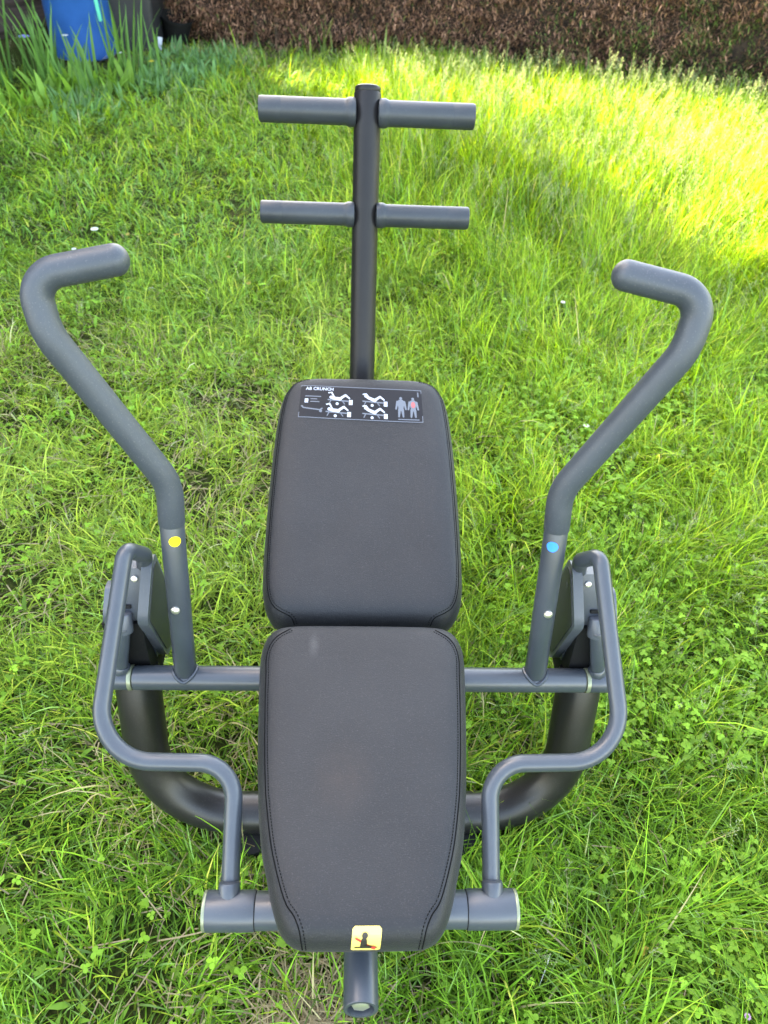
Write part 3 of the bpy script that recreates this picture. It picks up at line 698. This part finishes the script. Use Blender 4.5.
ps = [blades(base, az, Hs, .0014 * wsc, lean, np.full(n, .25), gcol * rng.uniform(.8, 1.3, (n, 1)), K=4, shape='straw')]
dirv = lambda th: np.stack([np.cos(az) * np.sin(th), np.sin(az) * np.sin(th), np.cos(th)], -1)
tipc = base.copy()
for k in range(4): tipc = tipc + dirv(lean + .25 * k / 4) * (Hs / 4)[:, None]
dt = dirv(lean + .25)
pc = pale * rng.uniform(.75, 1.25, (n, 1))
for k in range(16):
    f = k / 16; st_ = tipc - dt * ((1 - f) * .055 * wsc ** .5)[:, None]; a = rng.uniform(0, 6.3, n); out = (1 - f) * .013 + .002
    off = np.stack([np.cos(a), np.sin(a), rng.uniform(-.2, .8, n)], -1) * (out * wsc ** .5)[:, None] * rng.uniform(.5, 1.1, (n, 1))
    ps.append(blades(st_ + off, a, .0060 * wsc ** .5, .0019 * wsc, rng.uniform(.2, 1.2, n), np.zeros(n), pc, K=2, shape='leaf'))
    ps.append(blades(st_, a, .9 * np.linalg.norm(off, axis=1), np.full(n, .0005) * wsc, np.arccos(np.clip(off[:, 2] / np.linalg.norm(off, axis=1), -1, 1)), np.zeros(n), pc, K=1, shape='straw'))
o = link('seeding_grass', mesh_np('seeding_grass', *join(ps)), M_dry); tag(o, 'thin pale seed heads standing above the taller grass', 'grass', kind='stuff')

# ------------------------------------------------------------------ hedge
def hedge():
    root = thing('hedge', 'brown dried out conifer hedge running along the far edge of the lawn', 'hedge', (.8, 6.3, 0))
    x0, x1, Hh, D = -2.2, 4.6, .95, .85
    n = 150000
    u = rng.uniform(x0, x1, n); top = rng.random(n) < .16
    nz = vnoise(u, rng.uniform(0, .01, n), 5, 71)
    z = np.where(top, Hh + rng.normal(0, .03, n), rng.uniform(.0, Hh, n) ** 1.0)
    bulge = (vnoise(u, z, 4, 72) - .5) * .20 + (vnoise(u, z, 11, 73) - .5) * .16
    dep = np.where(top, rng.uniform(0, D, n), np.abs(rng.normal(0, .045, n)) - bulge + .08 * np.exp(-((z) / .10) ** 2))
    X = u; Y = HEDGE_Y(u) + dep; pos = np.stack([X - OX * 0, Y, z], -1)
    az = np.where(top, rng.uniform(0, 6.3, n), rng.normal(-1.57, .95, n)); Ln = rng.uniform(.016, .055, n)
    br = np.array([.16, .075, .046]); br2 = np.array([.40, .22, .14]); gr = np.array([.075, .115, .028]); pu = np.array([.07, .038, .028])
    m_ = rng.random((n, 1)); col = br * (1 - m_) + br2 * m_; q = rng.random(n) < .25; col[q] = pu
    g = sstep(.2, 2.6, u) * .50 * (vnoise(u, z, 6, 74) > .40) + .05; q = rng.random(n) < g; col[q] = gr * rng.uniform(.7, 1.5, (q.sum(), 1))
    col *= rng.lognormal(0, .38, (n, 1))
    c, f, l = blades(pos, az, Ln, rng.uniform(.003, .009, n), rng.uniform(.5, 2.3, n), rng.normal(.5, .6, n), col, K=2, shape='leaf')
    c = c - np.array([.8, 6.3, 0]); c[:, 2] = np.maximum(c[:, 2], .0)
    link('foliage', mesh_np('foliage', c, f, l), M_hedge, root)
    # dense twiggy core behind the sprigs
    k = 220; uu = np.linspace(x0, x1, k); sec = [(.16, 0.0), (.12, .3), (.12, .6), (.14, .84), (.3, .9), (.6, .9), (.72, .6), (.70, 0)]
    co = [(a - .8, HEDGE_Y(a) + d_ + .05 * (float(vnoise(np.array([a]), np.array([h_]), 6, 76)[0]) - .5) - 6.3, h_) for a in uu for d_, h_ in sec]; ns = len(sec); fs = []
    for i in range(k - 1):
        for j in range(ns): fs.append((i * ns + j, i * ns + (j + 1) % ns, (i + 1) * ns + (j + 1) % ns, (i + 1) * ns + j))
    m, nt, b = mat('hedge_core_twigs'); nn = N(nt, 'ShaderNodeTexNoise', Scale=45., Detail=6.); L(nt, objco(nt), nn.inputs[0])
    rr_ = ramp(nt, nn.outputs[0], [(.35, (.012, .008, .006)), (.7, (.06, .036, .025))]); L(nt, rr_.outputs[0], b.inputs['Base Color']); b.inputs['Roughness'].default_value = 1
    core = link('core', mesh_np('core', np.array(co), np.array(fs)), m, root)
    n = 90
    for i in range(26):
        a = x0 + .15 + i * .26 + random.uniform(-.06, .06); y = HEDGE_Y(a) + random.uniform(.10, .2)
        bm = tube([Vector((a - .8, y - 6.3, -.02)), Vector((a - .8 + random.uniform(-.02, .02), y - 6.28, .12)), Vector((a - .8 + random.uniform(-.05, .05), y - 6.2, .45))], lambda f: .016 * (1 - .5 * f), seg=8)
        obj('trunk', bm, M_bark, root)
M_bark = painted('bark', (.085, .06, .042), .9, dust=.1, bump=.8, bscale=90)
hedge()

# ------------------------------------------------------------------ timber building (upper left) that shades the lawn
def building():
    cx, cy = -1.80, 6.35; root = thing('timber_shed_wall_house', 'dark brown weatherboarded building behind the blue barrel', 'building', (cx, cy, 0)); root.name = 'timber_building'
    a = Vector((-.733, -.680, 0)); b = Vector((-.680, .733, 0)); Lw, Dw, He = 9.5, 5.5, 7.2
    m, nt, bs = mat('dark_weatherboard'); co = objco(nt, (.6, .6, 14)); n1 = N(nt, 'ShaderNodeTexNoise', Scale=6., Detail=6.); L(nt, co, n1.inputs[0])
    r_ = ramp(nt, n1.outputs[0], [(.3, (.022, .014, .011)), (.7, (.055, .036, .028))]); L(nt, r_.outputs[0], bs.inputs['Base Color']); bs.inputs['Roughness'].default_value = .75
    bm = bmesh.new()
    def wall(o_, d_, ln, nrm):
        z = .05; 
        while z < He:
            p = [o_ + nrm * .022 + Vector((0, 0, z)), o_ + d_ * ln + nrm * .022 + Vector((0, 0, z)), o_ + d_ * ln + nrm * .004 + Vector((0, 0, z + .148)), o_ + nrm * .004 + Vector((0, 0, z + .148))]
            q = [x - nrm * .02 for x in p]
            vs = [bm.verts.new(x) for x in p + q]
            for f in ((0, 1, 2, 3), (7, 6, 5, 4), (0, 4, 5, 1), (1, 5, 6, 2), (2, 6, 7, 3), (3, 7, 4, 0)): bm.faces.new([vs[i] for i in f])
            z += .15
    O = Vector((0, 0, 0)); wall(O, a, Lw, -b); wall(O, b, Dw, -a); wall(O + b * Dw, a, Lw, b); wall(O + a * Lw, b, Dw, a)
    obj('wall', bm, m, root, smooth=False)
    bm = bmesh.new()                       # inner shell keeps the light out
    q = [O + a * .02 + b * .02, O + a * (Lw - .02) + b * .02, O + a * (Lw - .02) + b * (Dw - .02), O + a * .02 + b * (Dw - .02)]
    lo = [bm.verts.new(p + Vector((0, 0, .0))) for p in q]; hi = [bm.verts.new(p + Vector((0, 0, He))) for p in q]
    for i in range(4): bm.faces.new((lo[i], lo[(i + 1) % 4], hi[(i + 1) % 4], hi[i]))
    bm.faces.new(hi); bm.faces.new(lo[::-1]); obj('inner_wall', bm, m, root, smooth=False)
    bm = bmesh.new(); e = .02
    ridge = [(O + b * (Dw / 2) - a * e + Vector((0, 0, He + 1.5))), (O + b * (Dw / 2) + a * (Lw + e) + Vector((0, 0, He + 1.5)))]
    ea = [O - b * .15 - a * e + Vector((0, 0, He - .02)), O - b * .15 + a * (Lw + e) + Vector((0, 0, He - .02))]; eb = [O + b * (Dw + .15) - a * e + Vector((0, 0, He - .02)), O + b * (Dw + .15) + a * (Lw + e) + Vector((0, 0, He - .02))]
    up = Vector((0, 0, .09)); pts = [ea[0], ea[1], ridge[1], ridge[0], eb[0], eb[1]]; lo = [bm.verts.new(p) for p in pts]; hi = [bm.verts.new(p + up) for p in pts]
    for f in ((0, 1, 2, 3), (3, 2, 5, 4)): bm.faces.new([hi[i] for i in f]); bm.faces.new([lo[i] for i in f][::-1])
    for i, j in ((0, 1), (1, 2), (2, 5), (5, 4), (4, 3), (3, 0)): bm.faces.new((lo[i], lo[j], hi[j], hi[i]))
    bm.faces.new((lo[0], lo[3], lo[4])); bm.faces.new((lo[1], lo[5], lo[2]))
    obj('roof', bm, painted('roof_tiles', (.06, .05, .045), .8, bump=.5, bscale=40), root, smooth=False)
building()

def tree():
    x0, y0 = -3.62, 8.35; root = thing('garden_tree', 'leafy garden tree standing behind the hedge beside the dark timber building', 'tree', (x0, y0, 0))
    bm = bmesh.new(); sweep(bm, [(0, 0, -.1), (.05, .02, 1.5), (-.05, .05, 3.0), (.08, 0, 4.6), (.1, .1, 6.6)], lambda f: .13 * (1 - .8 * f), seg=12); obj('trunk', bm, M_bark, root)
    cents = []
    for k in range(34):
        a = rng.uniform(0, 6.3); h = rng.uniform(2.2, 7.0); q = rng.uniform(.3, 1.0) * (1.35 - .20 * abs(h - 4.6)); e = Vector((q * math.cos(a), q * math.sin(a), h)); cents.append(e)
        if k % 2 == 0: obj('limb', tube([Vector((.03, .02, h - .7)), e * .5 + Vector((0, 0, (h - .5) * .5)), e], lambda f: .035 * (1 - .7 * f), seg=7), M_bark, root)
    n = 1500; ci = rng.integers(0, len(cents), n); cc = np.array([tuple(c) for c in cents])[ci] + rng.normal(0, .25, (n, 3)) * np.array([1, 1, .7])
    pos = cc + np.array([x0, y0, 0]); Lk = rng.uniform(.05, .10, n); col = np.array([.07, .13, .03]) * rng.lognormal(0, .25, (n, 1))
    c, f, l = blades(pos, rng.uniform(0, 6.3, n), Lk, Lk * .6, rng.uniform(.5, 2.4, n), rng.uniform(0, .6, n), col, K=3, shape='leaf')
    link('crown', mesh_np('crown', c - np.array([x0, y0, 0]), f, l), M_leaf, root)
tree()

# ------------------------------------------------------------------ barrel, bin, bucket, hose
bar = thing('rain_barrel', 'bright blue plastic rain barrel standing by the building', 'barrel', (-1.74, 5.62, 0))
M_blue = painted('barrel_blue_plastic', (.003, .075, .26), .38, dust=.10, bump=.05)
pr = [(a_ * .9, h_) for a_, h_ in [(.20, 0), (.214, .01), (.218, .05), (.218, .38), (.226, .39), (.226, .41), (.218, .42), (.218, .58), (.226, .59), (.226, .61), (.218, .62), (.216, .84), (.20, .88), (.195, .89)]]
body = obj('body', lathe(pr, seg=64), M_blue, bar); obj('lid', lathe([(.186, .885), (.192, .89), (.192, .915), (.176, .925), (.001, .925)], seg=64), M_black, bar)
wb = thing('wheelie_bin', 'tall dark grey plastic bin standing right of the blue barrel', 'bin', (-1.50, 5.90, 0))
M_bin = painted('bin_plastic', (.012, .012, .0135), .5, dust=.1, bump=.2, bscale=600)
def frustum(bm, z0, z1, a0, b0, a1, b1, rad=.03):
    def rl(a, b, z):
        out = []
        for cx, cy, s0 in ((a - rad, b - rad, 0), (-a + rad, b - rad, 90), (-a + rad, -b + rad, 180), (a - rad, -b + rad, 270)):
            for k in range(5): t = R(s0 + 22.5 * k); out.append(bm.verts.new((cx + rad * math.cos(t), cy + rad * math.sin(t), z)))
        return out
    A_, B_ = rl(a0, b0, z0), rl(a1, b1, z1); n = len(A_)
    for k in range(n): bm.faces.new((A_[k], A_[(k + 1) % n], B_[(k + 1) % n], B_[k]))
    bm.faces.new(A_); bm.faces.new(B_)
bm = bmesh.new(); frustum(bm, .02, .92, .205, .24, .235, .29); frustum(bm, .90, .95, .248, .303, .250, .305); obj('body', bm, M_bin, wb)
bm = bmesh.new(); frustum(bm, .952, 1.0, .252, .307, .22, .27); obj('lid', bm, M_bin, wb)
for s in (-1, 1): obj('wheel', lathe([(.09, -.02), (.1, -.015), (.1, .015), (.09, .02)], (s * .2, .26, .1), 'X', 24), M_black, wb)
pt = thing('plastic_tub', 'small black plastic tub leaning at the foot of the grey bin', 'tub', (-1.22, 5.95, .0)); pt.scale = (.85, .85, .85); pt.rotation_euler = (R(8), R(10), 0)
obj('body', lathe([(.001, .02), (.07, .02), (.078, .0), (.082, .02), (.118, .18), (.128, .185), (.128, .20), (.120, .20), (.112, .18), (.072, .03), (.001, .03)], seg=36), M_black, pt)
tg = tag(obj('plant_label', (lambda bm: (box(bm, (0, 0, .05), (.030, .002, .11), bev=.0008), bm)[1])(bmesh.new()), M_white), 'white plastic plant tag stuck in the soil beside the black tub', 'plant tag'); tg.location = (-1.285, 5.66, 0); tg.rotation_euler = (0, R(12), .3)
hp = fillet([(-1.53, 5.30, .93), (-1.50, 5.09, .90), (-1.475, 5.10, .55), (-1.465, 5.115, .31)], [.04, .3], 8)
tag(obj('garden_hose', tube(hp, .011, seg=14), plain('hose_turquoise', (.06, .50, .36), .4)), 'turquoise hose hanging down over the front of the blue barrel', 'hose')

# ------------------------------------------------------------------ countable plants in the corner bed
def plant(name, label, cat, x, y, nl, Lr, wr, lean, col, shape='iris', curv=.3, flower=None, group=None, spread=.04, stem_h=.3):
    z0 = float(gz(np.array([x]), np.array([y]))[0]); root = thing(name, label, cat, (x, y, z0), group)
    pos = np.stack([rng.normal(0, spread, nl) + x, rng.normal(0, spread, nl) + y, np.full(nl, z0 - .005)], -1)
    c = np.array(col) * rng.lognormal(0, .2, (nl, 1))
    co, f, l = blades(pos, rng.uniform(0, 6.3, nl), rng.uniform(*Lr, nl), rng.uniform(*wr, nl), np.abs(rng.normal(0, lean, nl)), rng.uniform(0, curv, nl), c, K=7, shape=shape, fold=.3)
    me = mesh_np('foliage', co - np.array([x, y, z0]), f, l); me.shade_smooth(); link('foliage', me, M_leaf, root)
    if flower:
        fm, r_, k_ = flower
        st_ = Vector((random.uniform(-.03, .03), random.uniform(-.05, 0), stem_h))
        obj('stem', tube([Vector((0, 0, 0)), st_ * .5 + Vector((.01, 0, 0)), st_], .0025, seg=8), M_stem, root)
        bm = bmesh.new()
        for i in range(k_):
            a = 2 * math.pi * i / k_; d_ = Vector((math.cos(a), math.sin(a), .35)).normalized(); s_ = Vector((-math.sin(a), math.cos(a), 0))
            v = [bm.verts.new(st_ + d_ * r_ * p + s_ * r_ * q + Vector((0, 0, -r_ * .25 * p * p))) for p, q in ((.05, 0), (.45, .30), (.9, .22), (1.0, 0), (.9, -.22), (.45, -.30))]
            bm.faces.new(v)
        ext = bmesh.ops.solidify(bm, geom=list(bm.faces), thickness=.0008)
        obj('flower', bm, fm, root)
    return root
M_stem = plain('stem_green', (.09, .18, .04))
M_pviolet = plain('petal_violet', (.30, .30, .75)); M_pwhite = plain('petal_white', (.8, .8, .74)); M_pyel = plain('petal_yellow', (.8, .62, .03)); M_ppink = plain('petal_pink', (.62, .38, .6))
IG = 'sword leaved plants in the corner bed'
iris = [(-1.52, 4.74, 'lighter green iris clump nearest the lawn, before the right half of the barrel', 16, (.26, .44), None, 0),
        (-2.15, 4.60, 'iris clump at the left picture edge in front of the tallest clump', 18, (.24, .42), None, 0),
        (-1.74, 4.86, 'dense dark iris clump in front of the left half of the barrel', 20, (.30, .52), None, 0),
        (-2.05, 4.92, 'tallest green iris clump at the left end of the corner bed', 22, (.38, .62), None, 0),
        (-1.86, 4.98, 'iris clump with one violet flower in front of the barrel', 16, (.28, .46), (M_pviolet, .034, 6), .26),
        (-1.60, 4.98, 'thin iris clump covering the middle of the blue barrel', 9, (.16, .34), (M_pwhite, .02, 6), .27),
        (-1.36, 5.06, 'iris clump with leaning sword leaves at the right edge of the barrel', 16, (.28, .50), (M_pwhite, .016, 6), .17),
        (-2.28, 5.12, 'iris clump against the dark boards behind the tallest clump', 16, (.25, .45), None, 0),
        (-1.24, 5.28, 'short iris clump with narrow leaves before the grey bin', 8, (.18, .40), None, 0)]
for x, y, lab, nl, Lr, fl, sh_ in iris: plant('iris_plant', lab, 'iris', x, y, nl, Lr, (.011, .022), .16, (.10, .22, .055), curv=.7, flower=fl, group=IG, spread=.055, stem_h=sh_ or .3)
WG = 'pale green leafy plants along the front of the corner bed'
leafy = [(-1.92, 4.28, 'pale leafy plant growing furthest out into the lawn at the left edge'), (-2.02, 4.55, 'yellowish green leafy plant nearest the left edge of the lawn'), (-1.80, 4.62, 'pale leafy plant just below the violet iris flower'), (-1.62, 4.80, 'bushy pale leafy plant in front of the blue barrel foot'), (-1.44, 4.90, 'upright pale leafy plant between the barrel and the yellow flower'), (-2.22, 4.72, 'pale leafy plant under the tallest iris clump')]
for x, y, lab in leafy: plant('leafy_plant', lab, 'plant', x, y, 34, (.09, .20), (.022, .038), .38, (.17, .32, .05), 'leaf', .8, group=WG, spread=.06)
plant('flowering_weed', 'low dark green weed with one small yellow flower beside the grey bin', 'weed', -1.22, 5.05, 110, (.05, .12), (.012, .024), .6, (.11, .24, .07), 'leaf', 1.0, flower=(M_pyel, .018, 5), spread=.10, stem_h=.13)
for i, (x, y) in enumerate([(-1.0, 5.35), (-1.14, 5.48), (-.86, 5.42), (-1.08, 5.0), (-1.5, 4.55)]):
    plant('green_weed', ['bluish green bushy weed in front of the black tub', 'bluish green weed touching the grey bin corner', 'bluish green weed on the lawn right of the black tub', 'bluish green weed right of the yellow flower', 'bluish green weed at the lawn edge below the barrel'][i], 'weed', x, y, 150, (.05, .14), (.010, .024), .7, (.12, .25, .09), 'leaf', 1.0, spread=.11, group='bluish green weeds near the tub')
for i, (x, y, n_) in enumerate([(-.25, 5.6, 7), (.15, 5.35, 9)]):
    plant('tall_weed', ['single upright weed stalk left of the roller post, near the hedge', 'tall pale weed stalks behind the roller post by the hedge'][i], 'weed', x, y, n_ + 8, (.15, .33), (.008, .016), .25, (.22, .29, .08), 'leaf', .4, spread=.06)
# tiny lawn flowers
def P0(px, py): # ground point seen at this place of the photograph, used once to lay out the flowers on the lawn
    d_ = CAMR * ((px - 384) / 770) + CAMF - CAMU * ((py - 512) / 770); t_ = -(1.5 - .06) / d_.z; return d_.x * t_, d_.y * t_
for i, (px, py, lab, fm, r_, k_) in enumerate([(95, 225, 'largest white daisy on the lawn above the left grip', M_pwhite, .017, 12), (55, 248, 'small white daisy low in the grass left of the left grip', M_pwhite, .011, 10), (68, 246, 'small white daisy touching the top of the left grip', M_pwhite, .010, 10),
        (578, 425, 'white flower in the grass right of the backrest', M_pwhite, .010, 8), (744, 996, 'small pink clover flower at the lower right corner', M_ppink, .006, 9), (568, 302, 'yellowish white fallen petal flower left of the right grip', M_pwhite, .010, 6)]):
    x, y = P0(px, py); plant('lawn_flower', lab, 'flower', x, y, 5, (.02, .04), (.006, .01), .8, (.08, .17, .04), 'leaf', 1., flower=(fm, r_, k_), spread=.01, stem_h=.062, group='little flowers in the lawn')

# ------------------------------------------------------------------ light
sun_az = math.atan2(-.680, .733)            # from +Y towards -X
el = R(43)
w = bpy.data.worlds.new('World'); scene.world = w; w.use_nodes = True; nt = w.node_tree
sky = nt.nodes.new('ShaderNodeTexSky'); sky.sky_type = 'NISHITA'; sky.sun_disc = False; sky.sun_elevation = el; sky.sun_rotation = sun_az; sky.air_density = 1.0; sky.dust_density = 1.5
bg = nt.nodes['Background']; bg.inputs[1].default_value = .15; nt.links.new(sky.outputs[0], bg.inputs[0])
sd = bpy.data.lights.new('sun', 'SUN'); sd.energy = 5.0; sd.angle = R(.6); sd.color = (1, .95, .86); so = bpy.data.objects.new('sun', sd); C.objects.link(so)
to_sun = Vector((-.680 * math.cos(el), .733 * math.cos(el), math.sin(el))); so.rotation_euler = to_sun.to_track_quat('Z', 'Y').to_euler(); so.location = to_sun * 20
vs = scene.view_settings; vs.view_transform = 'Standard'; vs.look = 'None'; vs.use_white_balance = True; vs.white_balance_temperature = 8800; vs.white_balance_tint = 12; vs.exposure = 3.78; vs.gamma = 1
scene.cycles.max_bounces = 6; scene.cycles.diffuse_bounces = 4; scene.cycles.glossy_bounces = 3; scene.cycles.transmission_bounces = 4
scene.cycles.use_denoising = True
